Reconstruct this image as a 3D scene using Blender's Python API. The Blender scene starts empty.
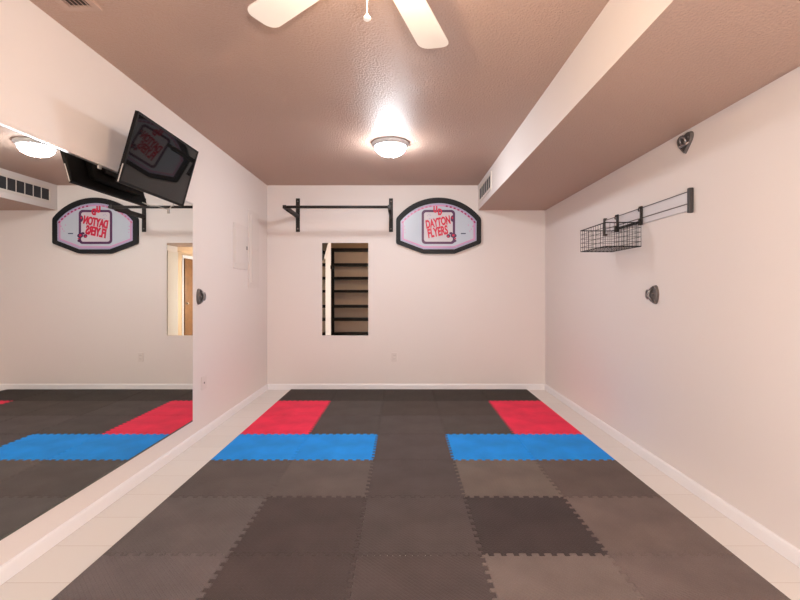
import bpy, bmesh, math, random
from mathutils import Vector, Matrix
PI = math.pi
S = bpy.context.scene
C = S.collection

# ------------------------------------------------------------------ camera, world, exposure
EYE = 1.282                       # camera height above the tile floor
F = 444.0                         # focal length in pixels of the 800x600 frame
cam_data = bpy.data.cameras.new('camera')
cam_data.sensor_width = 36.0
cam_data.lens = F / 800 * 36.0
cam_data.shift_x = -0.00375
cam_data.shift_y = -0.01125
cam_data.clip_start = 0.02
cam = bpy.data.objects.new('camera', cam_data)
C.objects.link(cam)
cam.location = (0, 0, EYE)
cam.rotation_euler = (PI / 2, 0, 0)
S.camera = cam

w = bpy.data.worlds.new('world')
S.world = w
w.use_nodes = True
w.node_tree.nodes['Background'].inputs[0].default_value = (0.9, 0.95, 1.0, 1)
w.node_tree.nodes['Background'].inputs[1].default_value = 0.3

S.view_settings.view_transform = 'Standard'
S.view_settings.look = 'None'
S.view_settings.gamma = 1.0
S.view_settings.use_curve_mapping = False
S.view_settings.exposure = 0.05
S.cycles.max_bounces = 14
S.cycles.diffuse_bounces = 8
S.cycles.glossy_bounces = 8
S.cycles.sample_clamp_indirect = 8.0
S.cycles.use_denoising = True

DOME_L = 135.0                    # radiance of the flush ceiling lamps
FAN_L = 370.0                     # radiance of the fan's frosted shades
FILL_L = 410.0                    # globe fill lamp added behind the camera
FILL_COL = (0.98, 1.0, 1.03)
DOME_COL = (0.95, 1.0, 1.05)
FAN_COL = (1.0, 0.76, 0.50)

# ------------------------------------------------------------------ room measures
XL, XR, YB, ZC = -1.765, 1.85, 5.77, 2.655
YF = -1.15                        # wall behind the camera
XS, ZS = 0.975, 2.33              # soffit face and underside
YLE, YRE = 0.65, 0.96             # where the left and right walls end, behind the camera's view


def at(px, py, Y):
    """the point at depth Y that the photograph shows at pixel px, py"""
    return Vector(((px - 403) / F * Y, Y, EYE + (291 - py) / F * Y))


def lin(c):
    return tuple((v / 255 / 12.92) if v / 255 <= 0.04045 else ((v / 255 + 0.055) / 1.055) ** 2.4 for v in c)


# ------------------------------------------------------------------ materials
def mat(name, col, rough=0.5, metal=0.0, bump=None, vary=None, emit=None, spec=0.5, coat=0.0):
    """bump = (scale, strength, distance), vary = (scale, amount)"""
    m = bpy.data.materials.new(name)
    m.use_nodes = True
    nt = m.node_tree
    b = nt.nodes['Principled BSDF']
    b.inputs['Base Color'].default_value = (*col, 1)
    b.inputs['Roughness'].default_value = rough
    b.inputs['Metallic'].default_value = metal
    b.inputs['Specular IOR Level'].default_value = spec
    b.inputs['Coat Weight'].default_value = coat
    tc = nt.nodes.new('ShaderNodeTexCoord')
    if vary:
        n = nt.nodes.new('ShaderNodeTexNoise')
        n.inputs['Scale'].default_value = vary[0]
        n.inputs['Detail'].default_value = 6
        nt.links.new(tc.outputs['Object'], n.inputs['Vector'])
        mr = nt.nodes.new('ShaderNodeMapRange')
        mr.inputs['From Min'].default_value = 0.3
        mr.inputs['From Max'].default_value = 0.7
        mr.inputs['To Min'].default_value = 1 - vary[1]
        mr.inputs['To Max'].default_value = 1 + vary[1]
        nt.links.new(n.outputs['Fac'], mr.inputs['Value'])
        mx = nt.nodes.new('ShaderNodeVectorMath')
        mx.operation = 'SCALE'
        mx.inputs[0].default_value = col
        nt.links.new(mr.outputs['Result'], mx.inputs['Scale'])
        nt.links.new(mx.outputs['Vector'], b.inputs['Base Color'])
    if bump:
        n = nt.nodes.new('ShaderNodeTexNoise')
        n.inputs['Scale'].default_value = bump[0]
        n.inputs['Detail'].default_value = 3
        nt.links.new(tc.outputs['Object'], n.inputs['Vector'])
        bp = nt.nodes.new('ShaderNodeBump')
        bp.inputs['Strength'].default_value = bump[1]
        bp.inputs['Distance'].default_value = bump[2]
        nt.links.new(n.outputs['Fac'], bp.inputs['Height'])
        nt.links.new(bp.outputs['Normal'], b.inputs['Normal'])
    if emit:
        b.inputs['Emission Color'].default_value = (*emit[0], 1)
        b.inputs['Emission Strength'].default_value = emit[1]
    return m


def floor_material():
    m = mat('cream_floor_tile', (0.70, 0.60, 0.50), 0.35)
    nt = m.node_tree
    b = nt.nodes['Principled BSDF']
    tc = nt.nodes.new('ShaderNodeTexCoord')
    mp = nt.nodes.new('ShaderNodeMapping')
    mp.inputs['Location'].default_value = (1.75, 0.027, 0)
    nt.links.new(tc.outputs['Object'], mp.inputs['Vector'])
    br = nt.nodes.new('ShaderNodeTexBrick')
    br.offset = 0.0
    br.inputs['Scale'].default_value = 1.0
    br.inputs['Brick Width'].default_value = 0.3586
    br.inputs['Row Height'].default_value = 0.2826
    br.inputs['Mortar Size'].default_value = 0.0018
    br.inputs['Mortar Smooth'].default_value = 0.3
    br.inputs['Color1'].default_value = (0.73, 0.69, 0.655, 1)
    br.inputs['Color2'].default_value = (0.70, 0.66, 0.625, 1)
    br.inputs['Mortar'].default_value = (0.55, 0.47, 0.42, 1)
    nt.links.new(mp.outputs['Vector'], br.inputs['Vector'])
    nt.links.new(br.outputs['Color'], b.inputs['Base Color'])
    return m


def knockdown_material():
    """textured, slightly glossy taupe ceiling paint"""
    m = mat('taupe_ceiling_paint', (0.46, 0.318, 0.255), 0.48, spec=0.32)
    nt = m.node_tree
    b = nt.nodes['Principled BSDF']
    tc = nt.nodes.new('ShaderNodeTexCoord')
    n1 = nt.nodes.new('ShaderNodeTexNoise')
    n1.inputs['Scale'].default_value = 70
    n1.inputs['Detail'].default_value = 4
    n1.inputs['Roughness'].default_value = 0.6
    nt.links.new(tc.outputs['Object'], n1.inputs['Vector'])
    rp = nt.nodes.new('ShaderNodeValToRGB')
    rp.color_ramp.elements[0].position = 0.42
    rp.color_ramp.elements[1].position = 0.60
    nt.links.new(n1.outputs['Fac'], rp.inputs['Fac'])
    bp = nt.nodes.new('ShaderNodeBump')
    bp.inputs['Strength'].default_value = 0.9
    bp.inputs['Distance'].default_value = 0.0028
    nt.links.new(rp.outputs['Color'], bp.inputs['Height'])
    nt.links.new(bp.outputs['Normal'], b.inputs['Normal'])
    return m


def foam_material(name, srgb, k=1.0, diamond=True):
    col = tuple(v * k for v in lin(srgb))
    m = mat(name, col, 0.7, spec=0.22, vary=(4.0, 0.15))
    nt = m.node_tree
    b = nt.nodes['Principled BSDF']
    tc = nt.nodes.new('ShaderNodeTexCoord')
    mp = nt.nodes.new('ShaderNodeMapping')
    mp.inputs['Rotation'].default_value = (0, 0, PI / 4)
    nt.links.new(tc.outputs['Object'], mp.inputs['Vector'])
    ck = nt.nodes.new('ShaderNodeTexBrick')      # short raised bars of the diamond tread
    ck.inputs['Scale'].default_value = 1
    ck.inputs['Brick Width'].default_value = 0.034
    ck.inputs['Row Height'].default_value = 0.017
    ck.inputs['Mortar Size'].default_value = 0.0035
    ck.inputs['Mortar Smooth'].default_value = 0.8
    nt.links.new(mp.outputs['Vector'], ck.inputs['Vector'])
    n = nt.nodes.new('ShaderNodeTexNoise')
    n.inputs['Scale'].default_value = 260
    nt.links.new(tc.outputs['Object'], n.inputs['Vector'])
    mx = nt.nodes.new('ShaderNodeMath')
    mx.operation = 'MULTIPLY_ADD'
    mx.inputs[1].default_value = 0.7
    nt.links.new(n.outputs['Fac'], mx.inputs[0])
    nt.links.new(ck.outputs['Fac'], mx.inputs[2])
    bp = nt.nodes.new('ShaderNodeBump')
    bp.invert = True
    bp.inputs['Strength'].default_value = 0.9 if diamond else 0.2
    bp.inputs['Distance'].default_value = 0.002
    nt.links.new(mx.outputs['Value'], bp.inputs['Height'])
    nt.links.new(bp.outputs['Normal'], b.inputs['Normal'])
    return m


M = {}
M['wall'] = mat('blush_wall_paint', (0.745, 0.68, 0.652), 0.6, bump=(220, 0.12, 0.001), spec=0.3)
M['tan_wall'] = mat('tan_wall_paint', (0.62, 0.43, 0.27), 0.6, bump=(220, 0.12, 0.001), spec=0.3)
M['ceiling'] = knockdown_material()
M['floor'] = floor_material()
M['white_trim'] = mat('white_trim_paint', (0.80, 0.775, 0.785), 0.35)
M['matte_trim'] = mat('matte_cream_paint', (0.68, 0.62, 0.56), 0.8, spec=0.1)
M['mirror'] = mat('mirror_silver', (0.84, 0.86, 0.83), 0.005, 1.0)
M['mirror_edge'] = mat('mirror_glass_edge', (0.10, 0.10, 0.09), 0.15)
M['black_metal'] = mat('black_powder_coat', (0.020, 0.016, 0.014), 0.55, bump=(300, 0.1, 0.0005), spec=0.3)
M['black_plastic'] = mat('black_plastic', (0.008, 0.007, 0.007), 0.55, spec=0.12)
M['black_screen'] = mat('black_glass_screen', (0.008, 0.008, 0.008), 0.03, spec=0.26)
M['silver'] = mat('silver_plastic', (0.50, 0.46, 0.44), 0.35, 0.3)
M['rail'] = mat('brushed_aluminium', (0.72, 0.70, 0.71), 0.38, 0.35)
M['groove'] = mat('rail_groove_shadow_gap', (0.12, 0.10, 0.10), 0.5)
M['grey_cap'] = mat('dark_grey_plastic', (0.042, 0.036, 0.036), 0.5)
M['iron'] = mat('dark_cast_iron', (0.15, 0.13, 0.125), 0.45, 0.4, bump=(120, 0.35, 0.002))
M['iron_light'] = mat('worn_steel', (0.27, 0.25, 0.25), 0.35, 0.8)
M['fan_white'] = mat('white_fan_enamel', (0.85, 0.80, 0.75), 0.35)
M['pale_metal'] = mat('pale_painted_metal', (0.66, 0.66, 0.67), 0.35, 0.2)
M['nickel'] = mat('brushed_nickel', (0.62, 0.60, 0.60), 0.32, 0.85)
M['dome_glass'] = mat('lit_frosted_dome', (0.9, 0.9, 0.9), 0.4, emit=(DOME_COL, DOME_L))
M['fill_glass'] = mat('lit_frosted_fill_globe', (0.9, 0.9, 0.9), 0.4, emit=(FILL_COL, FILL_L))
M['fan_glass'] = mat('lit_frosted_shade', (0.9, 0.88, 0.85), 0.4, emit=(FAN_COL, FAN_L))
M['vent_white'] = mat('white_vent_enamel', (0.72, 0.66, 0.60), 0.4)
M['vent_dark'] = mat('dark_duct', (0.035, 0.035, 0.04), 0.7)
M['plate'] = mat('painted_cover_plate', (0.70, 0.632, 0.60), 0.45, spec=0.4)
M['slot'] = mat('dark_slot', (0.06, 0.045, 0.04), 0.6)
M['board_white'] = mat('board_face_white', (0.47, 0.52, 0.60), 0.35)
M['board_inner'] = mat('board_square_white', (0.58, 0.54, 0.58), 0.35)
M['board_black'] = mat('board_rim_black', (0.012, 0.012, 0.014), 0.55, spec=0.25)
M['purple'] = mat('print_purple', (0.075, 0.012, 0.075), 0.3)
M['red_print'] = mat('print_red', (0.60, 0.008, 0.05), 0.4)
M['crimson_print'] = mat('print_crimson', (0.34, 0.012, 0.10), 0.3)
M['rose_print'] = mat('print_rose', (0.55, 0.16, 0.27), 0.3)
M['pink_print'] = mat('print_pink', (0.60, 0.26, 0.46), 0.3)
M['navy_print'] = mat('print_navy', (0.02, 0.02, 0.07), 0.3)
M['lilac_print'] = mat('print_lilac', (0.40, 0.34, 0.52), 0.3)
M['brown_door'] = mat('brown_door_wood', (0.20, 0.085, 0.03), 0.4, vary=(9, 0.2))
M['rack_brown'] = mat('dark_brown_stained_wood', (0.013, 0.009, 0.007), 0.5, spec=0.2, vary=(12, 0.2))
M['rack_back'] = mat('tan_backing_board', (0.84, 0.63, 0.48), 0.5)
M['register'] = mat('taupe_register_enamel', (0.46, 0.318, 0.255), 0.4)


# ------------------------------------------------------------------ mesh helpers
def new_bm():
    return bmesh.new()


def add_box(bm, x0, x1, y0, y1, z0, z1, mi=0, bev=0.0):
    r = bmesh.ops.create_cube(bm, size=1.0)
    vs = r['verts']
    for v in vs:
        v.co = Vector((x0 + (v.co.x + .5) * (x1 - x0), y0 + (v.co.y + .5) * (y1 - y0), z0 + (v.co.z + .5) * (z1 - z0)))
    fs = {f for v in vs for f in v.link_faces}
    for f in fs:
        f.material_index = mi
    if bev > 0:
        es = list({e for v in vs for e in v.link_edges})
        r = bmesh.ops.bevel(bm, geom=es, offset=bev, segments=2, affect='EDGES', profile=0.5)
        for f in r['faces']:
            f.material_index = mi
    return vs


def add_tube(bm, pts, r, n=10, closed=False, mi=0):
    pts = [Vector(p) for p in pts]
    m = len(pts)
    rings = []
    up = None
    for i, p in enumerate(pts):
        if closed:
            d = (pts[(i + 1) % m] - pts[i - 1])
        elif i == 0:
            d = pts[1] - pts[0]
        elif i == m - 1:
            d = pts[-1] - pts[-2]
        else:
            d = (pts[i + 1] - p).normalized() + (p - pts[i - 1]).normalized()
        d.normalize()
        if up is None:
            up = Vector((0, 0, 1)) if abs(d.z) < 0.9 else Vector((1, 0, 0))
        a = d.cross(up)
        if a.length < 1e-5:
            a = d.orthogonal()
        a.normalize()
        b = a.cross(d).normalized()
        up = b
        rr = r[i] if isinstance(r, (list, tuple)) else r
        rings.append([bm.verts.new(p + (a * math.cos(2 * PI * k / n) + b * math.sin(2 * PI * k / n)) * rr) for k in range(n)])
    for i in range(m if closed else m - 1):
        A, B = rings[i], rings[(i + 1) % m]
        for k in range(n):
            f = bm.faces.new((A[k], A[(k + 1) % n], B[(k + 1) % n], B[k]))
            f.smooth = True
            f.material_index = mi
    if not closed:
        bm.faces.new(rings[0][::-1]).material_index = mi
        bm.faces.new(rings[-1]).material_index = mi


def add_lathe(bm, prof, n=40, c=(0, 0, 0), mi=0, axis='Z'):
    """prof: list of (radius, height); revolved about z through c"""
    c = Vector(c)
    rings = []
    for r, h in prof:
        if r < 1e-6:
            rings.append([bm.verts.new(c + Vector((0, 0, h)))])
        else:
            rings.append([bm.verts.new(c + Vector((r * math.cos(2 * PI * k / n), r * math.sin(2 * PI * k / n), h))) for k in range(n)])
    for A, B in zip(rings, rings[1:]):
        for k in range(n):
            a0, a1 = A[k % len(A)], A[(k + 1) % len(A)]
            b0, b1 = B[k % len(B)], B[(k + 1) % len(B)]
            vs = []
            for v in (a0, a1, b1, b0):
                if v not in vs:
                    vs.append(v)
            if len(vs) > 2:
                f = bm.faces.new(vs)
                f.smooth = True
                f.material_index = mi


def add_prism(bm, poly, depth, fn, mi=0, bev=0.0):
    """poly: 2-D outline; fn(u, v, w) -> 3-D point, extruded from w = 0 to w = depth"""
    a = [bm.verts.new(fn(u, v, 0)) for u, v in poly]
    n = len(poly)
    if bev > 0:
        q = inset(poly, bev)
        b = [bm.verts.new(fn(u, v, depth - bev)) for u, v in poly]
        c = [bm.verts.new(fn(u, v, depth)) for u, v in q]
        layers = [a, b, c]
    else:
        layers = [a, [bm.verts.new(fn(u, v, depth)) for u, v in poly]]
    fs = [bm.faces.new(a[::-1]), bm.faces.new(layers[-1])]
    for A, B in zip(layers, layers[1:]):
        for k in range(n):
            fs.append(bm.faces.new((A[k], A[(k + 1) % n], B[(k + 1) % n], B[k])))
    for f in fs:
        f.material_index = mi
    return fs


def add_ring_prism(bm, outer, inner, depth, fn, mi=0):
    n = len(outer)
    L = []
    for poly in (outer, inner):
        L.append([bm.verts.new(fn(u, v, 0)) for u, v in poly])
        L.append([bm.verts.new(fn(u, v, depth)) for u, v in poly])
    o0, o1, i0, i1 = L
    for k in range(n):
        j = (k + 1) % n
        for q in ((o0[k], o0[j], o1[j], o1[k]), (o1[k], o1[j], i1[j], i1[k]), (i1[k], i1[j], i0[j], i0[k]), (i0[k], i0[j], o0[j], o0[k])):
            bm.faces.new(q).material_index = mi


def inset(poly, d):
    """mitred inset of a counter-clockwise outline"""
    out = []
    n = len(poly)
    for i in range(n):
        p0, p1, p2 = Vector(poly[i - 1]), Vector(poly[i]), Vector(poly[(i + 1) % n])
        a, b = (p1 - p0).normalized(), (p2 - p1).normalized()
        na, nb = Vector((-a.y, a.x)), Vector((-b.y, b.x))
        m = na + nb
        m = m / max(0.3, m.dot(na) if m.length > 1e-6 else 1) if m.length > 1e-6 else na
        out.append((p1.x + m.x * d, p1.y + m.y * d))
    return out


def round_rect(x0, x1, y0, y1, r, n=6):
    p = []
    for cx, cy, a0 in ((x1 - r, y0 + r, -90), (x1 - r, y1 - r, 0), (x0 + r, y1 - r, 90), (x0 + r, y0 + r, 180)):
        for k in range(n + 1):
            a = math.radians(a0 + 90 * k / n)
            p.append((cx + r * math.cos(a), cy + r * math.sin(a)))
    return p


def obj(name, bm, mats, parent=None, loc=None):
    bmesh.ops.recalc_face_normals(bm, faces=bm.faces[:])
    me = bpy.data.meshes.new(name)
    bm.to_mesh(me)
    bm.free()
    for m in (mats if isinstance(mats, (list, tuple)) else [mats]):
        me.materials.append(m)
    o = bpy.data.objects.new(name, me)
    C.objects.link(o)
    if parent is not None:
        o.parent = parent
    if loc is not None:
        o.location = loc
    return o


def tag(o, label, cat, group=None):
    o['label'] = label
    o['category'] = cat
    if group:
        o['group'] = group
    return o


def thing(name, label, cat, loc=(0, 0, 0), rot=(0, 0, 0), group=None):
    o = bpy.data.objects.new(name, None)
    o.empty_display_size = 0.1
    C.objects.link(o)
    o.location = loc
    o.rotation_euler = rot
    return tag(o, label, cat, group)


def struct(name, bm, mats):
    o = obj(name, bm, mats)
    o['kind'] = 'structure'
    return o


def box_struct(name, m, *a, bev=0.0):
    bm = new_bm()
    add_box(bm, *a, bev=bev)
    return struct(name, bm, m)


def lettering(name, text, size, material, parent, loc, rot=(PI / 2, 0, 0), shear=0.0, sx=1.0, bold=0.0, depth=0.001):
    cu = bpy.data.curves.new(name, 'FONT')
    cu.body = text
    cu.size = size
    cu.shear = shear
    cu.offset = bold
    cu.extrude = depth
    cu.align_x = 'CENTER'
    cu.align_y = 'CENTER'
    t = bpy.data.objects.new(name, cu)
    C.objects.link(t)
    dg = bpy.context.evaluated_depsgraph_get()
    me = bpy.data.meshes.new_from_object(t.evaluated_get(dg))
    bpy.data.objects.remove(t)
    me.materials.clear()
    me.materials.append(material)
    for v in me.vertices:
        v.co.x *= sx
    me.name = name
    o = bpy.data.objects.new(name, me)
    C.objects.link(o)
    o.parent = parent
    o.location = loc
    o.rotation_euler = rot
    return o


# ------------------------------------------------------------------ the room
T = 0.12
XA, XH = -2.75, 2.15               # recess left behind the camera, hall right behind the camera
box_struct('floor', M['floor'], XA - T, XH + T, YF - T, YB + T, -0.1, 0.0)
box_struct('ceiling', M['ceiling'], XA - T, XH + T, YF - T, YB + T, ZC, ZC + 0.1)
box_struct('wall_back', M['wall'], XA, XH, YB, YB + T, 0, ZC)
box_struct('wall_left', M['wall'], XL - T, XL, YLE, YB, 0, ZC)
box_struct('wall_right', M['wall'], XR, XR + T, YRE, YB, 0, ZC)
box_struct('wall_front', M['tan_wall'], XA, XH, YF - T, YF, 0, ZC)
box_struct('wall_recess', M['tan_wall'], XA - T, XA, YF, YB, 0, ZC)
box_struct('wall_hall', M['tan_wall'], XH, XH + T, YF, YB, 0, ZC)
# boxed-in duct along the right wall: face painted like the walls, underside like the ceiling
bm = new_bm()
add_box(bm, XS, XR, YRE, YB, ZS, ZC)
for f in bm.faces:
    if f.normal.z < -0.5:
        f.material_index = 1
struct('ceiling_soffit', bm, [M['wall'], M['ceiling']])


def baseboard(name, poly_fn, length):
    prof = [(0, 0), (0.014, 0), (0.014, 0.056), (0.011, 0.068), (0.006, 0.074), (0, 0.076)]
    bm = new_bm()
    add_prism(bm, prof, length, poly_fn)
    return struct(name, bm, M['white_trim'])


baseboard('baseboard_left', lambda u, v, w_: (XL + u, YLE + w_, v), YB - YLE)
baseboard('baseboard_right', lambda u, v, w_: (XR - u, YRE + w_, v), YB - YRE)
baseboard('baseboard_back', lambda u, v, w_: (XL + 0.014 + w_, YB - u, v), XR - XL - 0.028)

# white casing at the end of the right wall, and the brown hall door that the mirrors show
bm = new_bm()
add_box(bm, XR - 0.018, XR, YRE, 1.42, 0, 2.20, bev=0.003)
struct('trim_1', bm, M['matte_trim'])

bm = new_bm()
add_box(bm, XR, XR + 0.10, YF, YRE, 2.24, ZC)
struct('wall_header', bm, M['tan_wall'])
bm = new_bm()
add_box(bm, XH - 0.05, XH - 0.005, -0.82, 0.08, 0.01, 2.12, bev=0.004)
door = struct('door_1', bm, M['brown_door'])
bm = new_bm()
add_lathe(bm, [(0, 0), (0.012, 0.001), (0.012, 0.03), (0.026, 0.04), (0.028, 0.055), (0.018, 0.066), (0, 0.068)], 20)
bmesh.ops.rotate(bm, verts=bm.verts[:], cent=(0, 0, 0), matrix=Matrix.Rotation(-PI / 2, 3, 'Y'))
k = obj('door_knob', bm, M['nickel'], door, (XH - 0.05, 0.02, 0.96))
bm = new_bm()
add_box(bm, XH - 0.02, XH, -0.91, -0.83, 0, 2.21)
add_box(bm, XH - 0.02, XH, 0.09, 0.15, 0, 2.21)
add_box(bm, XH - 0.02, XH, -0.83, 0.09, 2.13, 2.21)
struct('trim_2', bm, M['white_trim'])

# ------------------------------------------------------------------ interlocking foam floor tiles
P, PX = 0.6, 0.61
GX0, GY0 = -1.45, 5.742          # left edge and back edge of the foam floor
NROW, NCOL = 7, 5
TH = 0.012


def tooth_edge(length=P, n=10, a=0.011, margin=0.012):
    """displacement profile along an edge: list of (t, s)"""
    pts = []
    half = length / n / 2
    for i in range(n * 2):
        t0, t1 = i * half, (i + 1) * half
        if i == 0:
            t0 = margin * 1.6
        if i == n * 2 - 1:
            t1 = length - margin * 1.6
        s = a if i % 2 == 0 else -a
        e = 0.0022 if i % 2 == 0 else -0.0022
        # dovetail: each tooth is a little wider at its tip
        pts.append((t0 - (e if i > 0 else 0), s))
        pts.append((t1 + (e if i < 2 * n - 1 else 0), s))
    out = [(pts[0][0], 0.0)] + pts + [(pts[-1][0], 0.0)]
    return out


TE, TX = tooth_edge(), tooth_edge(PX)


def foam_tile(r, c):
    """outline about the tile's centre, counter-clockwise; interior edges carry the shared teeth"""
    h, g = P / 2, PX / 2
    poly = []
    # bottom (towards camera): left -> right ; teeth shared with row r+1
    poly.append((-g, -h))
    if r < NROW - 1:
        poly += [(-g + t, -h + s) for t, s in TX]
    poly.append((g, -h))
    if c < NCOL - 1:
        poly += [(g + s, -h + t) for t, s in TE]
    poly.append((g, h))
    if r > 0:
        poly += [(-g + t, h + s) for t, s in reversed(TX)]
    poly.append((-g, h))
    if c > 0:
        poly += [(-g + s, -h + t) for t, s in reversed(TE)]
    poly = inset(poly, 0.0009)
    bm = new_bm()
    add_prism(bm, poly, TH, lambda u, v, w_: (u, v, w_), bev=0.0022)
    return bm


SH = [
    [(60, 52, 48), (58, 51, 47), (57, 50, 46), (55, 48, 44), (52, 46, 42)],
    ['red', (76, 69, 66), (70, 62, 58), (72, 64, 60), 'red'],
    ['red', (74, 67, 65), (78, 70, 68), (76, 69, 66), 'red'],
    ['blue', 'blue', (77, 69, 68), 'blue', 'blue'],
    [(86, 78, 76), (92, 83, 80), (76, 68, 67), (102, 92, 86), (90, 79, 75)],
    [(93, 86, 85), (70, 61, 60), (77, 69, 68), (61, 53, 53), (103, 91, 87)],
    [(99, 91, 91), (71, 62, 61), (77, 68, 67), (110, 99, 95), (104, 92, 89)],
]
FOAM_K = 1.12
foam_cache = {}


def foam_mat(s):
    if s not in foam_cache:
        if s == 'red':
            foam_cache[s] = foam_material('red_foam', (240, 48, 84), 0.88, False)
        elif s == 'blue':
            foam_cache[s] = foam_material('blue_foam', (20, 138, 225), 1.0, False)
        else:
            foam_cache[s] = foam_material('charcoal_foam', s, FOAM_K)
    return foam_cache[s]


ROWN = ['row touching the back wall', 'second row from the back wall', 'third row from the back wall',
        'row of the blue mats', 'row just nearer than the blue mats', 'second row nearer than the blue mats',
        'row nearest the camera']
COLN = ['leftmost in the ', 'second from left in the ', 'middle one in the ', 'second from right in the ', 'rightmost in the ']
for r in range(NROW):
    for c in range(NCOL):
        s = SH[r][c]
        side = 'left' if c < 2 else 'right'
        if s == 'red':
            lab = 'red foam floor mat on the %s side, %s' % (side, 'far half, nearer the back wall' if r == 1 else 'near half, touching the blue mat')
            grp = 'red foam mats'
        elif s == 'blue':
            lab = 'blue foam mat on the %s side, %s' % (side, 'outer one beside the pale tile strip' if c in (0, 4) else 'inner one beside the charcoal middle mat')
            grp = 'blue foam mats'
        else:
            lum = sum(s) / 3
            lab = '%s foam mat, %s%s' % ('dark charcoal' if lum < 66 else 'charcoal' if lum < 82 else 'worn grey', COLN[c], ROWN[r])
            grp = 'charcoal foam mats'
        x, y = GX0 + (c + .5) * PX, GY0 - (r + .5) * P
        o = obj('foam_mat', foam_tile(r, c), foam_mat(s), None, (x, y, 0.0))
        tag(o, lab, 'floor mat', grp)

# ------------------------------------------------------------------ large mirror on the left wall
MZ0, MZ1, MY1 = 0.203, 2.005, 3.714
t = thing('wall_mirror', 'huge frameless mirror covering the left wall beneath the television', 'mirror', (XL, 2.6, MZ0))
bm = new_bm()
add_box(bm, 0.001, 0.006, 1.45 - 2.6, MY1 - 2.6, 0.0, MZ1 - MZ0)
for f in bm.faces:
    f.material_index = 0 if f.normal.x > 0.5 else 1
obj('mirror_glass', bm, [M['mirror'], M['mirror_edge']], t)
bm = new_bm()
add_box(bm, 0.0005, 0.0058, 1.45 - 2.6, MY1 - 2.6, -0.012, -0.0005)
o = obj('bottom_channel', bm, M['mirror_edge'], t)
bm = new_bm()
add_box(bm, 0.0005, 0.009, 1.45 - 2.6, MY1 - 2.6, MZ1 - MZ0 + 0.0005, MZ1 - MZ0 + 0.009)
o = obj('top_channel', bm, M['nickel'], t)
o['label'] = 'bright metal top channel'
for yy in (2.56, 3.3):
    bm = new_bm()
    add_box(bm, 0.006, 0.010, yy - 2.6, yy - 2.575, MZ1 - MZ0 - 0.015, MZ1 - MZ0 + 0.012)
    obj('mirror_clip', bm, M['silver'], t)

# small mirror on the back wall
a, b = at(322.3, 335.3, YB), at(368.3, 243, YB)
t = thing('wall_mirror', 'small upright frameless mirror on the back wall, reflecting dark shelves', 'mirror', ((a.x + b.x) / 2, YB, a.z))
bm = new_bm()
hw, hh = (b.x - a.x) / 2, b.z - a.z
add_box(bm, -hw, hw, -0.006, -0.0005, 0, hh)
for f in bm.faces:
    f.material_index = 0 if f.normal.y < -0.5 else 1
obj('mirror_glass', bm, [M['mirror'], M['mirror_edge']], t)

# ------------------------------------------------------------------ shelf rack behind the camera (seen in the small mirror)
RY0, RY1, RX0, RX1 = -1.10, -0.42, -1.98, -0.55
t = thing('shelf_rack', 'tall dark shelf rack seen reflected in the small back wall mirror', 'shelf', (0, 0, 0))
for xx in (RX0, RX1):
    bm = new_bm()
    add_box(bm, xx, xx + 0.13, RY1 - 0.04, RY1, 0, 2.44, bev=0.004)
    add_box(bm, xx, xx + 0.04, RY0, RY1 - 0.04, 0, 2.44)
    obj('upright', bm, M['rack_brown'], t)
for z in (2.40, 1.996, 1.63, 1.275, 0.865, 0.51, 0.11):
    bm = new_bm()
    add_box(bm, RX0 + 0.04, RX1, RY0 + 0.3, RY1 - 0.005, z - 0.036, z + 0.036, bev=0.003)
    obj('shelf', bm, M['rack_brown'], t)
bm = new_bm()
add_box(bm, RX0 + 0.04, RX1, RY0 + 0.27, RY0 + 0.295, 0.05, 2.44)
obj('back_panel', bm, M['rack_back'], t)
t = thing('coat_hook', 'small dark hook on the wall end seen reflected in the small mirror', 'hook', (XL, 0.72, 1.86))
bm = new_bm()
add_box(bm, 0.0005, 0.008, -0.02, 0.02, -0.045, 0.045, bev=0.002)
obj('back_plate', bm, M['black_metal'], t)
bm = new_bm()
add_tube(bm, [(0.006, 0, 0.02), (0.05, 0, 0.01), (0.06, 0, -0.02), (0.045, 0, -0.04), (0.025, 0, -0.03)], 0.013)
obj('prong', bm, M['black_metal'], t)

# ------------------------------------------------------------------ pull-up bar
pl, pr = at(298, 232, YB), at(391, 232, YB)
ztop = at(298, 198.5, YB).z
t = thing('pull_up_bar', 'black wall mounted pull-up bar on the back wall, left of the backboard', 'pull-up bar', (0, YB, pl.z))
hp = ztop - pl.z
zb = at(284.5, 207, 5.12).z - pl.z
yf = -(YB - 5.12)
for X in (pl.x, pr.x):
    bm = new_bm()
    add_box(bm, X - 0.026, X + 0.026, -0.012, -0.0005, 0, hp, bev=0.003)
    up = obj('wall_plate', bm, M['black_metal'], t)
    for zz in (0.04, hp - 0.04):
        bm = new_bm()
        add_lathe(bm, [(0.011, 0), (0.011, 0.005), (0.006, 0.008), (0, 0.008)], 6)
        bmesh.ops.rotate(bm, verts=bm.verts[:], cent=(0, 0, 0), matrix=Matrix.Rotation(PI / 2, 3, 'X'))
        obj('bolt', bm, M['iron'], up, (X, -0.012, zz))
    bm = new_bm()
    add_box(bm, X - 0.02, X + 0.02, yf - 0.02, -0.012, zb - 0.02, zb + 0.02, bev=0.003)
    obj('arm', bm, M['black_metal'], t)
    bm = new_bm()
    add_tube(bm, [(X, yf + 0.06, zb - 0.016), (X, -0.012, hp * 0.42)], 0.018, 4)
    obj('brace', bm, M['black_metal'], t)
bm = new_bm()
add_tube(bm, [(pl.x - 0.005, yf, zb), (pr.x + 0.03, yf, zb)], 0.0165, 14)
obj('grip_bar', bm, M['black_metal'], t)

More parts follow.
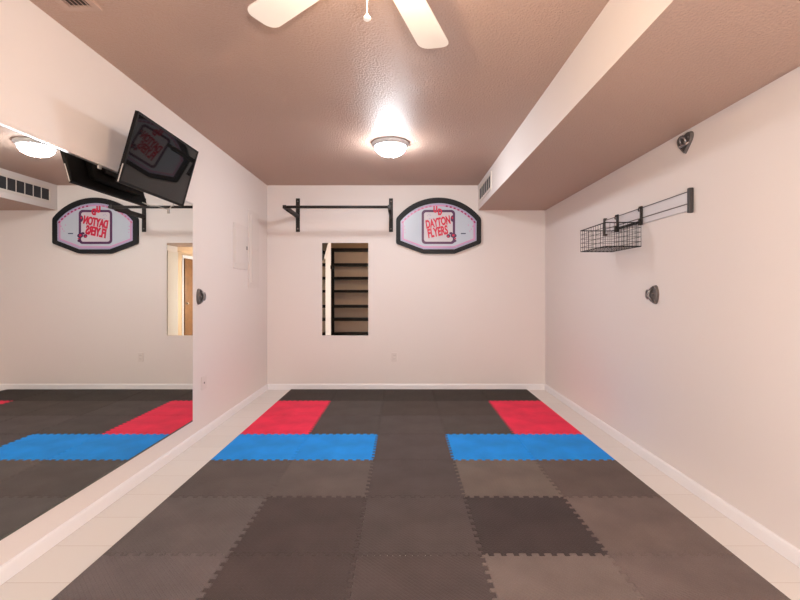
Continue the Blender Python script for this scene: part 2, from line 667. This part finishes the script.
# ------------------------------------------------------------------ mini basketball backboard on the back wall
U = 0.00161
bc = at(438.75, 225.6, 5.73)
t = thing('basketball_backboard', 'black rimmed white basketball backboard lettered in red on the back wall', 'backboard', (bc.x, YB, bc.z))
BX = (PI / 2, 0, 0)


def arc_top(xl, xr, yside, ytop, n=18):
    """elliptic-looking arc from the right shoulder over the top to the left shoulder (zoom units)"""
    xc = (xl + xr) / 2
    hwid = (xr - xl) / 2
    sag = yside - ytop
    R = (hwid * hwid + sag * sag) / (2 * sag)
    a = math.asin(min(1, hwid / R))
    pts = []
    for k in range(n + 1):
        th = a - 2 * a * k / n
        pts.append((xc + R * math.sin(th), ytop + R - R * math.cos(th)))
    return pts


def bz(pts):
    return [((x - 390) * U, -(y - 325) * U) for x, y in pts]


def round_poly(pts, r, n=4):
    out = []
    m = len(pts)
    for i in range(m):
        p0, p1, p2 = Vector(pts[i - 1]), Vector(pts[i]), Vector(pts[(i + 1) % m])
        a, b = (p0 - p1), (p2 - p1)
        rr = min(r, a.length * .4, b.length * .4)
        q0, q2 = p1 + a.normalized() * rr, p1 + b.normalized() * rr
        for k in range(n + 1):
            s = k / n
            v = q0 * (1 - s) ** 2 + p1 * 2 * s * (1 - s) + q2 * s * s
            out.append((v.x, v.y))
    return out


outer = bz(arc_top(48, 730, 268, 100) + [(48, 468), (265, 549), (520, 549), (730, 468)])
inner = bz(arc_top(84, 694, 288, 143) + [(84, 445), (268, 515), (514, 515), (694, 445)])
outer = outer[::-1] if sum(outer[i - 1][0] * outer[i][1] - outer[i][0] * outer[i - 1][1] for i in range(len(outer))) < 0 else outer
inner = inner[::-1] if sum(inner[i - 1][0] * inner[i][1] - inner[i][0] * inner[i - 1][1] for i in range(len(inner))) < 0 else inner
rim_o, rim_i = round_poly(outer, 0.025), round_poly(inner, 0.002)
fy = lambda y0: (lambda u, v, w_: (u, y0 - w_, v))
bm = new_bm()
add_ring_prism(bm, rim_o, rim_i, 0.042, fy(-0.001))
edge = obj('rim', bm, M['board_black'], t)
bm = new_bm()
add_prism(bm, inner, 0.028, fy(-0.001))
face = obj('face_panel', bm, M['board_white'], t)
FY = -0.0295
L1, L2 = inset(inner, 0.024), inset(inner, 0.040)
bm = new_bm()
add_ring_prism(bm, L1, L2, 0.001, fy(FY))
obj('border_line', bm, M['pink_print'], face)
L3, L4 = inset(inner, 0.004), inset(inner, 0.022)
bm = new_bm()
add_ring_prism(bm, L3, L4, 0.0008, fy(FY))
obj('border_band', bm, M['lilac_print'], face)
sq_o = round_rect(*[(253 - 390) * U, (522 - 390) * U, -(472 - 325) * U, -(198 - 325) * U], 0.05)
sq_i = round_rect(*[(272 - 390) * U, (503 - 390) * U, -(453 - 325) * U, -(217 - 325) * U], 0.03)
bm = new_bm()
add_ring_prism(bm, sq_o, sq_i, 0.0016, fy(FY))
obj('target_square', bm, M['purple'], face)
bm = new_bm()
add_prism(bm, sq_i, 0.0008, fy(FY))
obj('square_panel', bm, M['board_inner'], face)


def bp(x, y, w_=0.0035):
    return ((x - 390) * U, FY - w_, -(y - 325) * U)


tilt = math.radians(12)
lettering('lettering', 'DAYTON', 0.142, M['red_print'], face, bp(383, 300), (PI / 2, -tilt, 0), 0.12, 0.54, 0.0065, 0.0045)
lettering('lettering', 'FLYERS', 0.155, M['red_print'], face, bp(380, 377), (PI / 2, -tilt, 0), 0.12, 0.55, 0.0065, 0.0055)
lettering('monogram', 'U', 0.105, M['red_print'], face, bp(363, 197), (PI / 2, 0, 0), 0.0, 0.66, 0.0075, 0.004)
lettering('monogram', 'D', 0.105, M['red_print'], face, bp(400, 217), (PI / 2, 0, 0), 0.0, 0.66, 0.0075, 0.004)
# row of small red blocks along the arched border, a dark line of print, and plain flourishes
arc = arc_top(100, 678, 296, 163, 40)
for i, (x, y) in enumerate(arc):
    if 335 < x < 450 or i % 2:
        continue
    x2, y2 = arc[min(i + 1, 40)] if i < 40 else arc[i - 1]
    a = math.atan2(-(y2 - y), x2 - x)
    d = Vector((math.cos(a), math.sin(a)))
    nrm = Vector((-d.y, d.x))
    c0 = Vector(((x - 390) * U, -(y - 325) * U))
    q = [c0 + d * sx_ * 0.0135 + nrm * sy_ * 0.010 for sx_, sy_ in ((-1, -1), (1, -1), (1, 1), (-1, 1))]
    bm = new_bm()
    add_prism(bm, [(p.x, p.y) for p in q], 0.001, fy(FY - 0.001))
    obj('border_print', bm, M['crimson_print'] if x > 390 else M['rose_print'], face)
for x, y, s in ((665, 330, 7), (652, 352, 6), (640, 368, 5), (116, 330, 5), (118, 355, 5), (120, 378, 4), (628, 320, 5)):
    bm = new_bm()
    add_prism(bm, [((x + s * math.cos(k) - 390) * U, -(y + s * math.sin(k) - 325) * U) for k in [j * PI / 3 for j in range(6)]], 0.001, fy(FY - 0.001))
    obj('border_mark', bm, M['pink_print'], face)
bm = new_bm()
add_box(bm, (568 - 390) * U, (608 - 390) * U, FY - 0.001, FY, -(392 - 325) * U, -(384 - 325) * U)
obj('fine_print', bm, M['navy_print'], face)
# plain dark swoosh and balls at the right side of the square
for x, y, rx, ry in ((502, 268, 16, 26), (510, 405, 24, 18), (468, 408, 16, 15), (518, 446, 14, 12), (488, 386, 14, 10)):
    bm = new_bm()
    add_prism(bm, [((x + rx * math.cos(j * PI / 10) - 390) * U, -(y + ry * math.sin(j * PI / 10) - 325) * U) for j in range(20)][::-1], 0.0008, fy(FY - 0.002))
    obj('flourish', bm, M['purple'], face)
for x, y, rx, ry in ((508, 402, 10, 9), (466, 412, 8, 8), (500, 262, 6, 10), (522, 428, 9, 5)):
    bm = new_bm()
    add_prism(bm, [((x + rx * math.cos(j * PI / 10) - 390) * U, -(y + ry * math.sin(j * PI / 10) - 325) * U) for j in range(20)][::-1], 0.001, fy(FY - 0.003))
    obj('flourish', bm, M['red_print'], face)
for x, y, s in ((318, 268, 6), (345, 268, 5), (300, 245, 4), (322, 240, 6), (310, 233, 4)):
    bm = new_bm()
    add_box(bm, (x - s - 390) * U, (x + s - 390) * U, FY - 0.002, FY - 0.001, -(y + 3 - 325) * U, -(y - 3 - 325) * U)
    obj('small_print', bm, M['lilac_print'], face)

# ------------------------------------------------------------------ television on a tilting arm, left wall
TVW, TVH = 0.742, 0.422
tvc = Vector((-1.563, 2.897, 2.104))
tl = math.atan2(0.113, 0.405)
# local frame: x = along the wall away from the camera seen from the room (world -Y to +Y), y = up, z = out of the screen
t = thing('television', 'flat black television tilted down on a wall mount above the big mirror', 'television', tvc)
ex, ey, ez = Vector((0, 1, 0)), Vector((math.sin(tl), 0, math.cos(tl))), Vector((math.cos(tl), 0, -math.sin(tl)))
tvf = lambda x, y, z: ex * x + ey * y + ez * z


def tv_bm(x0, x1, y0, y1, z0, z1, bev=0.0):
    bm = new_bm()
    add_box(bm, x0, x1, y0, y1, z0, z1, bev=bev)
    for v in bm.verts:
        v.co = tvf(*v.co)
    return bm


hwid, hhei = TVW / 2, TVH / 2
obj('case', tv_bm(-hwid, hwid, -hhei, hhei, -0.020, -0.001, 0.004), M['black_plastic'], t)
bm = tv_bm(-hwid + 0.15, hwid - 0.10, -hhei + 0.05, hhei - 0.12, -0.050, -0.020, 0.010)
cb = obj('rear_bulge', bm, M['black_plastic'], t)
bm = new_bm()
for k in range(14):
    xx = -0.2 + k * 0.03
    add_box(bm, xx, xx + 0.012, 0.02, 0.07, -0.0515, -0.0502)
for v in bm.verts:
    v.co = tvf(*v.co)
obj('vent_slots', bm, M['slot'], cb)
obj('screen', tv_bm(-hwid + 0.014, hwid - 0.014, -hhei + 0.016, hhei - 0.014, -0.001, 0.0006), M['black_screen'], t)
bm = new_bm()
for a in ((-hwid, hwid, hhei - 0.0135, hhei), (-hwid, hwid, -hhei, -hhei + 0.0155), (-hwid, -hwid + 0.0135, -hhei + 0.0155, hhei - 0.0135), (hwid - 0.0135, hwid, -hhei + 0.0155, hhei - 0.0135)):
    add_box(bm, a[0], a[1], a[2], a[3], -0.001, 0.003)
for v in bm.verts:
    v.co = tvf(*v.co)
obj('bezel', bm, M['black_plastic'], t)
o = obj('side_strip', tv_bm(-hwid - 0.0015, -hwid - 0.0002, -hhei + 0.004, -hhei + 0.11, -0.006, 0.0), M['silver'], t)
o['label'] = 'pale strip at the lower near edge'
bm = new_bm()
for sx_ in (0.0,):
    add_box(bm, sx_ - 0.11, sx_ + 0.11, -0.10, 0.10, -0.066, -0.0505)
for v in bm.verts:
    v.co = tvf(*v.co)
br = obj('bracket', bm, M['black_metal'], t)
bm = new_bm()
wx = XL - tvc.x
add_box(bm, wx + 0.0005, wx + 0.02, -0.05, 0.09, -0.05, 0.09, bev=0.003)
obj('wall_plate', bm, M['black_metal'], t)
bm = new_bm()
add_tube(bm, [(wx + 0.02, 0, 0.05), (wx + 0.07, 0.0, 0.04), tuple(tvf(0, 0.02, -0.07))], 0.02, 10)
obj('mount_arm', bm, M['black_metal'], t)
bm = new_bm()
p0 = tvf(hwid - 0.08, -hhei + 0.01, -0.03)
add_tube(bm, [p0, p0 + Vector((-0.03, 0.05, -0.015)), p0 + Vector((-0.06, 0.085, -0.01)), (wx + 0.012, hwid + 0.06, -hhei - 0.0), (wx + 0.012, hwid + 0.065, -hhei + 0.02 - 0.05)], 0.004, 8)
o = obj('cable', bm, M['silver'], t)

# ------------------------------------------------------------------ ceiling dome lamp
def dome_lamp(loc, label, glass):
    t = thing('ceiling_lamp', label, 'ceiling lamp', loc)
    bm = new_bm()
    add_lathe(bm, [(0, -0.0005), (0.166, -0.0005), (0.172, -0.004), (0.173, -0.012), (0.168, -0.020), (0.160, -0.024), (0.156, -0.034), (0.150, -0.040), (0.140, -0.041), (0.0, -0.041)], 56)
    obj('trim_ring', bm, M['pale_metal'], t)
    bm = new_bm()
    prof = [(0.1395 * math.cos(a) ** 0.9, -0.0415 - 0.080 * math.sin(a)) for a in [k * PI / 2 / 14 for k in range(15)]]
    prof[-1] = (0.0, -0.1215)
    add_lathe(bm, prof, 56)
    obj('glass_dome', bm, glass, t)
    bm = new_bm()
    add_lathe(bm, [(0.0, -0.1217), (0.010, -0.1225), (0.011, -0.125), (0.007, -0.128), (0.009, -0.131), (0.006, -0.134), (0, -0.135)], 20)
    obj('finial', bm, M['nickel'], t)


dome_lamp((-0.116, 4.12, ZC), 'round flush mounted dome lamp on the ceiling towards the back wall', M['dome_glass'])
# added globe lamp, unseen behind the camera: fills lower walls and soffit underside
t = thing('added_fill_lamp', 'white globe fill lamp added on the tile floor behind the camera', 'added fill lamp', (0.35, -0.75, 0))
bm = new_bm()
add_lathe(bm, [(0, 0.0005), (0.14, 0.0005), (0.145, 0.012), (0.13, 0.022), (0.03, 0.03), (0, 0.03)], 36)
obj('base', bm, M['nickel'], t)
bm = new_bm()
add_tube(bm, [(0, 0, 0.028), (0, 0, 1.10)], 0.012, 14)
obj('pole', bm, M['nickel'], t)
bm = new_bm()
prof = [(0.12 * math.sin(a), 1.221 - 0.12 * math.cos(a)) for a in [q * PI / 20 for q in range(21)]]
prof[0], prof[-1] = (0.0, 1.101), (0.0, 1.341)
add_lathe(bm, prof, 36)
obj('globe', bm, M['fill_glass'], t)

# ------------------------------------------------------------------ ceiling fan (blades reach into the top of the picture)
fc = Vector((-0.09, 1.58, ZC))
ZBL = 2.52 - ZC
t = thing('ceiling_fan', 'white ceiling fan with a lit bowl, its blades reaching in at the top', 'ceiling fan', fc)
bm = new_bm()
add_lathe(bm, [(0, -0.0005), (0.085, -0.0005), (0.088, -0.02), (0.07, -0.04), (0, -0.04)], 32)
obj('canopy', bm, M['fan_white'], t)
bm = new_bm()
add_lathe(bm, [(0, -0.0405), (0.06, -0.0405), (0.095, -0.055), (0.10, -0.08), (0.10, -0.13), (0.085, -0.16), (0.06, -0.175), (0, -0.175)], 40)
obj('motor_housing', bm, M['fan_white'], t)
for k in range(5):
    ang = math.radians(90 - 20.5) if k == 0 else math.radians(90 + 51.5 + 72 * (k - 1))
    d, s = Vector((math.cos(ang), math.sin(ang), 0)), Vector((-math.sin(ang), math.cos(ang), 0))
    r0, r1, hw0, hw1 = 0.17, 0.73, 0.064, 0.080
    poly = [(r0, -hw0 * .8), (r0 + 0.03, -hw0)]
    poly += [(r1 - 0.05, -hw1)]
    poly += [(r1 - 0.05 + 0.05 * math.sin(a), -hw1 + 0.052 - 0.052 * math.cos(a)) for a in [j * PI / 2 / 6 for j in range(1, 7)]]
    poly += [(x, -y) for x, y in poly[::-1]]
    bm = new_bm()
    pit = 0.10
    add_prism(bm, poly, 0.007, lambda u, v, w_: d * u + s * v * math.cos(pit) + Vector((0, 0, ZBL + w_ + v * math.sin(pit))), bev=0.002)
    bl = obj('blade', bm, M['fan_white'], t)
    bm = new_bm()
    add_tube(bm, [d * 0.085 + Vector((0, 0, -0.145)), d * 0.15 + Vector((0, 0, ZBL - 0.012)), d * 0.29 + Vector((0, 0, ZBL - 0.008))], [0.014, 0.012, 0.009], 8)
    obj('blade_arm', bm, M['fan_white'], bl)
bm = new_bm()
add_lathe(bm, [(0, -0.1755), (0.05, -0.1755), (0.052, -0.20), (0.03, -0.225), (0.025, -0.240), (0.0, -0.240)], 32)
lk = obj('light_fitter', bm, M['fan_white'], t)
bm = new_bm()
prof = [(0.042 * math.sin(a), -0.283 + 0.042 * math.cos(a)) for a in [q * PI / 14 for q in range(15)]]
prof[0], prof[-1] = (0.0, -0.241), (0.0, -0.325)
add_lathe(bm, prof, 32)
obj('lamp_globe', bm, M['fan_glass'], lk)
px_ = at(367, 17, 1.62)
pcx, pcz = px_.x - fc.x, px_.z - ZC
bm = new_bm()
add_tube(bm, [(-0.03, 0.04, -0.19), (pcx * 1.0, 0.04, -0.19), (pcx * 1.0, 0.04, -0.21), (pcx, 0.04, pcz + 0.008)], 0.0018, 6)
ch = obj('pull_chain', bm, M['fan_white'], t)
bm = new_bm()
add_lathe(bm, [(0, 0.012), (0.004, 0.011), (0.007, 0.004), (0.013, -0.003), (0.014, -0.008), (0.009, -0.012), (0, -0.012)], 18, (pcx, 0.04, pcz))
obj('chain_pendant', bm, M['fan_white'], ch)

# ------------------------------------------------------------------ vents
# wall register at the back end of the soffit face (fins upright)
VZ0, VZ1 = 2.40, 2.60
VY0, VY1 = 4.88, 5.66
t = thing('air_vent', 'white framed air vent in the soffit face beside the back wall', 'vent', (XS, (VY0 + VY1) / 2, VZ0))
hy, hz = (VY1 - VY0) / 2, VZ1 - VZ0
rect = lambda e: [(-hy + e, e), (hy - e, e), (hy - e, hz - e), (-hy + e, hz - e)]
bm = new_bm()
add_ring_prism(bm, rect(0), rect(0.03), 0.010, lambda u, v, w_: (-0.0005 - w_, u, v))
obj('frame', bm, M['vent_white'], t)
bm = new_bm()
add_box(bm, -0.003, -0.0005, -hy + 0.03, hy - 0.03, 0.03, hz - 0.03)
obj('duct_backing', bm, M['vent_dark'], t)
for k in range(1, 6):
    y = -hy + 0.03 + k * (2 * hy - 0.06) / 6
    bm = new_bm()
    add_box(bm, -0.006, -0.003, y - 0.005, y + 0.005, 0.03, hz - 0.03)
    obj('divider', bm, M['vent_white'], t)
# ceiling register at the upper left
t = thing('ceiling_register', 'taupe painted air register in the ceiling at the upper left corner', 'vent', (-1.545, 2.0, ZC))
bm = new_bm()
rc = lambda e: [(-0.085 + e, -0.16 + e), (0.085 - e, -0.16 + e), (0.085 - e, 0.16 - e), (-0.085 + e, 0.16 - e)]
add_ring_prism(bm, rc(0), rc(0.03), 0.012, lambda u, v, w_: (u, v, -0.0005 - w_))
obj('frame', bm, M['register'], t)
bm = new_bm()
add_box(bm, -0.055, 0.055, -0.13, 0.13, -0.002, -0.0005)
obj('duct_backing', bm, M['slot'], t)
for k in range(5):
    x = -0.042 + k * 0.021
    bm = new_bm()
    vs = add_box(bm, -0.010, 0.010, -0.13, 0.13, -0.0015, 0.0)
    bmesh.ops.rotate(bm, verts=bm.verts[:], cent=(0, 0, 0), matrix=Matrix.Rotation(0.6, 3, 'Y'))
    obj('louver', bm, M['register'], t, (x, 0, -0.0085))

# ------------------------------------------------------------------ outlets and electrical panels
t = thing('wall_outlet', 'wall coloured outlet plate low on the back wall below the backboard', 'outlet', (at(394.5, 357, YB).x, YB, at(394.5, 357, YB).z))
bm = new_bm()
add_box(bm, -0.035, 0.035, -0.006, -0.0005, -0.058, 0.058, bev=0.002)
pt = obj('cover_plate', bm, M['plate'], t)
for zz in (-0.022, 0.022):
    bm = new_bm()
    add_prism(bm, round_rect(-0.016, 0.016, zz - 0.014, zz + 0.014, 0.008), 0.002, fy(-0.006))
    so = obj('socket', bm, M['plate'], pt)
    bm = new_bm()
    for xx in (-0.007, 0.007):
        add_box(bm, xx - 0.0012, xx + 0.0012, -0.0086, -0.008, zz - 0.005, zz + 0.006)
    obj('slot', bm, M['slot'], so)
p = Vector((XL, 3.93, 0.47))
t = thing('wall_outlet', 'wall coloured blank plate low on the left wall beside the big mirror', 'outlet', p)
bm = new_bm()
add_box(bm, 0.0005, 0.006, -0.05, 0.05, -0.058, 0.058, bev=0.002)
pt = obj('cover_plate', bm, M['plate'], t)
bm = new_bm()
add_lathe(bm, [(0.008, 0), (0.008, 0.003), (0, 0.004)], 12)
bmesh.ops.rotate(bm, verts=bm.verts[:], cent=(0, 0, 0), matrix=Matrix.Rotation(PI / 2, 3, 'Y'))
obj('screw', bm, M['iron'], pt, (0.006, 0.0, 0.0))

for (y0, y1, z0, z1, lab, nm) in ((4.62, 5.03, 1.52, 2.0, 'square painted access panel with small latch on the left wall', 'access_panel'),
                                  (5.06, 5.42, 1.32, 2.21, 'tall narrow painted breaker panel on the left wall near the corner', 'breaker_panel')):
    yc = (y0 + y1) / 2
    t = thing(nm, lab, 'electrical panel', (XL, yc, z0))
    hy, hz = (y1 - y0) / 2, z1 - z0
    bm = new_bm()
    add_box(bm, 0.0005, 0.010, -hy, hy, 0, hz, bev=0.002)
    cv = obj('cover', bm, M['plate'], t)
    bm = new_bm()
    e = 0.055 if nm == 'breaker_panel' else 0.03
    add_box(bm, 0.010, 0.017, -hy + e, hy - e, 0.06, hz - 0.05, bev=0.002)
    dr = obj('door', bm, M['plate'], t)
    bm = new_bm()
    add_box(bm, 0.017, 0.022, hy - e - 0.045, hy - e - 0.02, hz * .5 - 0.02, hz * .5 + 0.02, bev=0.001)
    obj('latch', bm, M['iron'] if nm == 'access_panel' else M['plate'], dr)

# ------------------------------------------------------------------ storage rail and wire basket on the right wall
RYN, RYF, RZ0, RZ1 = 2.835, 4.03, 1.787, 1.937
t = thing('storage_rail', 'long pale metal storage rail with dark end caps on the right wall', 'rail', (XR, RYN, RZ0))
LR = RYF - RYN
prof = [(0.0005, 0.012), (0.016, 0.012), (0.018, 0.016), (0.018, 0.050), (0.014, 0.053), (0.014, 0.059), (0.018, 0.062), (0.018, 0.128), (0.014, 0.131), (0.014, 0.137), (0.011, 0.140), (0.0005, 0.140)]
bm = new_bm()
add_prism(bm, prof, LR, lambda u, v, w_: (-u, w_, v))
rl = obj('rail_body', bm, M['rail'], t)
bm = new_bm()
add_box(bm, -0.0158, -0.0142, 0.012, LR - 0.012, 0.053, 0.059)
add_box(bm, -0.0158, -0.0142, 0.012, LR - 0.012, 0.131, 0.137)
obj('groove', bm, M['groove'], rl)
for y in (0, LR):
    bm = new_bm()
    add_box(bm, -0.030, -0.0005, y - 0.013, y + 0.013, -0.006, 0.154, bev=0.005)
    obj('end_cap', bm, M['grey_cap'], t)

BX0, BX1, BY0, BY1, BZ0, BZ1 = -0.302, -0.030, 3.395, 3.87, 1.624, 1.806
t = thing('wire_basket', 'black wire basket hooked on the storage rail on the right wall', 'basket', (XR, BY0, BZ0))
LY, HZ = BY1 - BY0, BZ1 - BZ0
bm = new_bm()
add_tube(bm, [(BX0, 0, HZ), (BX1, 0, HZ), (BX1, LY, HZ), (BX0, LY, HZ)], 0.0042, 8, True)
obj('rim', bm, M['black_metal'], t)
bm = new_bm()
add_tube(bm, [(BX0, 0, 0), (BX1, 0, 0), (BX1, LY, 0), (BX0, LY, 0)], 0.0036, 8, True)
obj('base_frame', bm, M['black_metal'], t)
bm = new_bm()
rw = 0.0017
ny, nx, nz = 11, 8, 4
for k in range(ny + 1):
    y = LY * k / ny
    add_tube(bm, [(BX0, y, HZ), (BX0, y, 0), (BX1, y, 0), (BX1, y, HZ)], rw, 6)
for k in range(nx + 1):
    x = BX0 + (BX1 - BX0) * k / nx
    add_tube(bm, [(x, 0, HZ), (x, 0, 0), (x, LY, 0), (x, LY, HZ)], rw, 6)
for k in range(1, nz + 1):
    z = HZ * k / (nz + 1)
    add_tube(bm, [(BX0, 0, z), (BX1, 0, z), (BX1, LY, z), (BX0, LY, z)], rw, 6, True)
obj('wire_mesh', bm, M['black_metal'], t)
for y in (0.008, 0.385):
    bm = new_bm()
    zt = RZ0 + 0.134 - BZ0
    add_box(bm, -0.030, -0.0185, y - 0.014, y + 0.014, HZ - 0.02, zt + 0.012, bev=0.003)
    add_box(bm, -0.045, -0.030, y - 0.010, y + 0.010, HZ - 0.02, HZ + 0.03, bev=0.003)
    add_tube(bm, [(-0.026, y, zt), (-0.040, y, zt + 0.004), (-0.046, y, zt - 0.018), (-0.040, y, zt - 0.03)], 0.006, 8)
    obj('hook', bm, M['black_metal'], t)
bm = new_bm()
add_tube(bm, [(BX1 + 0.004, 0.0, HZ + 0.012), (BX1 + 0.004, 0.39, HZ + 0.012)], 0.006, 8)
obj('hang_bar', bm, M['black_metal'], t)

# ------------------------------------------------------------------ heart-shaped iron wall hooks
def heart(s=1.0, n=44, cleft=True):
    """plump heart with a shallow cleft and a rounded tip"""
    pts = []
    for k in range(n):
        a = 2 * PI * k / n
        pts.append((16 * math.sin(a) ** 3, 13 * math.cos(a) - 5 * math.cos(2 * a) - 1.6 * math.cos(3 * a) - 0.6 * math.cos(4 * a) + 2))
    if not cleft:
        top = max(p[1] for p in pts)
        xl = max(p[0] for p in pts if p[1] > top - 0.01)
        pts = [(x, top + 1.2 * (1 - (x / xl) ** 2)) if abs(x) < xl and y > 0 else (x, y) for x, y in pts]
    for _ in range(9):
        pts = [tuple((pts[k - 1][q] + 2 * pts[k][q] + pts[(k + 1) % n][q]) / 4 for q in (0, 1)) for k in range(n)]
    return [(x / 14.4 * 0.080 * s, y / 12.6 * 0.064 * s) for x, y in pts][::-1]


def heart_hook(label, y, z, side, turn, wide=1.0, rv=0.010, ring_r=0.026, ps=1.0, pv=0.0, cleft=True):
    """side +1: right wall, -1: left wall; turn rotates the heart in the wall's plane"""
    xw = XR if side > 0 else XL
    t = thing('wall_anchor', label, 'wall anchor', (xw, y, z), group='heart shaped iron wall anchors')
    ca, sa = math.cos(turn), math.sin(turn)

    def fn(u, v, w_):
        uu, vv = (u * ca - v * sa) * wide, u * sa + v * ca
        return (-side * (0.0005 + w_), uu, vv)
    bm = new_bm()
    add_prism(bm, [(u, v + pv) for u, v in heart(ps, cleft=cleft)], 0.008, fn, bev=0.002)
    bp_ = obj('plate', bm, M['iron'], t)
    bm = new_bm()
    add_tube(bm, [fn(u, v + pv, 0.012) for u, v in heart(0.86 * ps, cleft=cleft)], 0.0075, 8, True)
    obj('raised_rim', bm, M['iron'], bp_)
    bm = new_bm()
    ring = [fn(ring_r * math.cos(a), rv + ring_r * math.sin(a), 0.022 + 0.008 * math.sin(a)) for a in [2 * PI * j / 20 for j in range(20)]]
    add_tube(bm, ring, 0.0065, 8, True)
    o = obj('ring', bm, M['iron_light'], t)
    bm = new_bm()
    add_tube(bm, [fn(-0.05, -0.010 + pv, 0.012), fn(-0.02, -0.020 + pv, 0.026), fn(0.02, -0.020 + pv, 0.026), fn(0.05, -0.010 + pv, 0.012)], 0.008, 8)
    obj('strap', bm, M['iron_light'], t)
    for u, v in ((-0.040, 0.026 + pv), (0.040, 0.026 + pv), (0, 0.002 + pv)):
        bm = new_bm()
        add_tube(bm, [fn(u, v, 0.009), fn(u, v, 0.016)], [0.008, 0.006], 6)
        obj('bolt', bm, M['iron_light'], t)


heart_hook('dark heart shaped iron anchor high on the right wall just under the soffit', 2.90, EYE + 148 / F * 2.90, 1, 0.0)
heart_hook('dark heart shaped iron anchor on the right wall below the storage rail', 3.285, EYE - 3.5 / F * 3.285, 1, PI / 2, 1.05, -0.036, 0.031, 0.88, 0.012, False)
heart_hook('dark heart shaped iron anchor on the left wall beside the mirror edge', 3.865, EYE - 5.5 / F * 3.865, -1, PI / 2, 1.0, -0.036, 0.031, 0.88, 0.012, False)
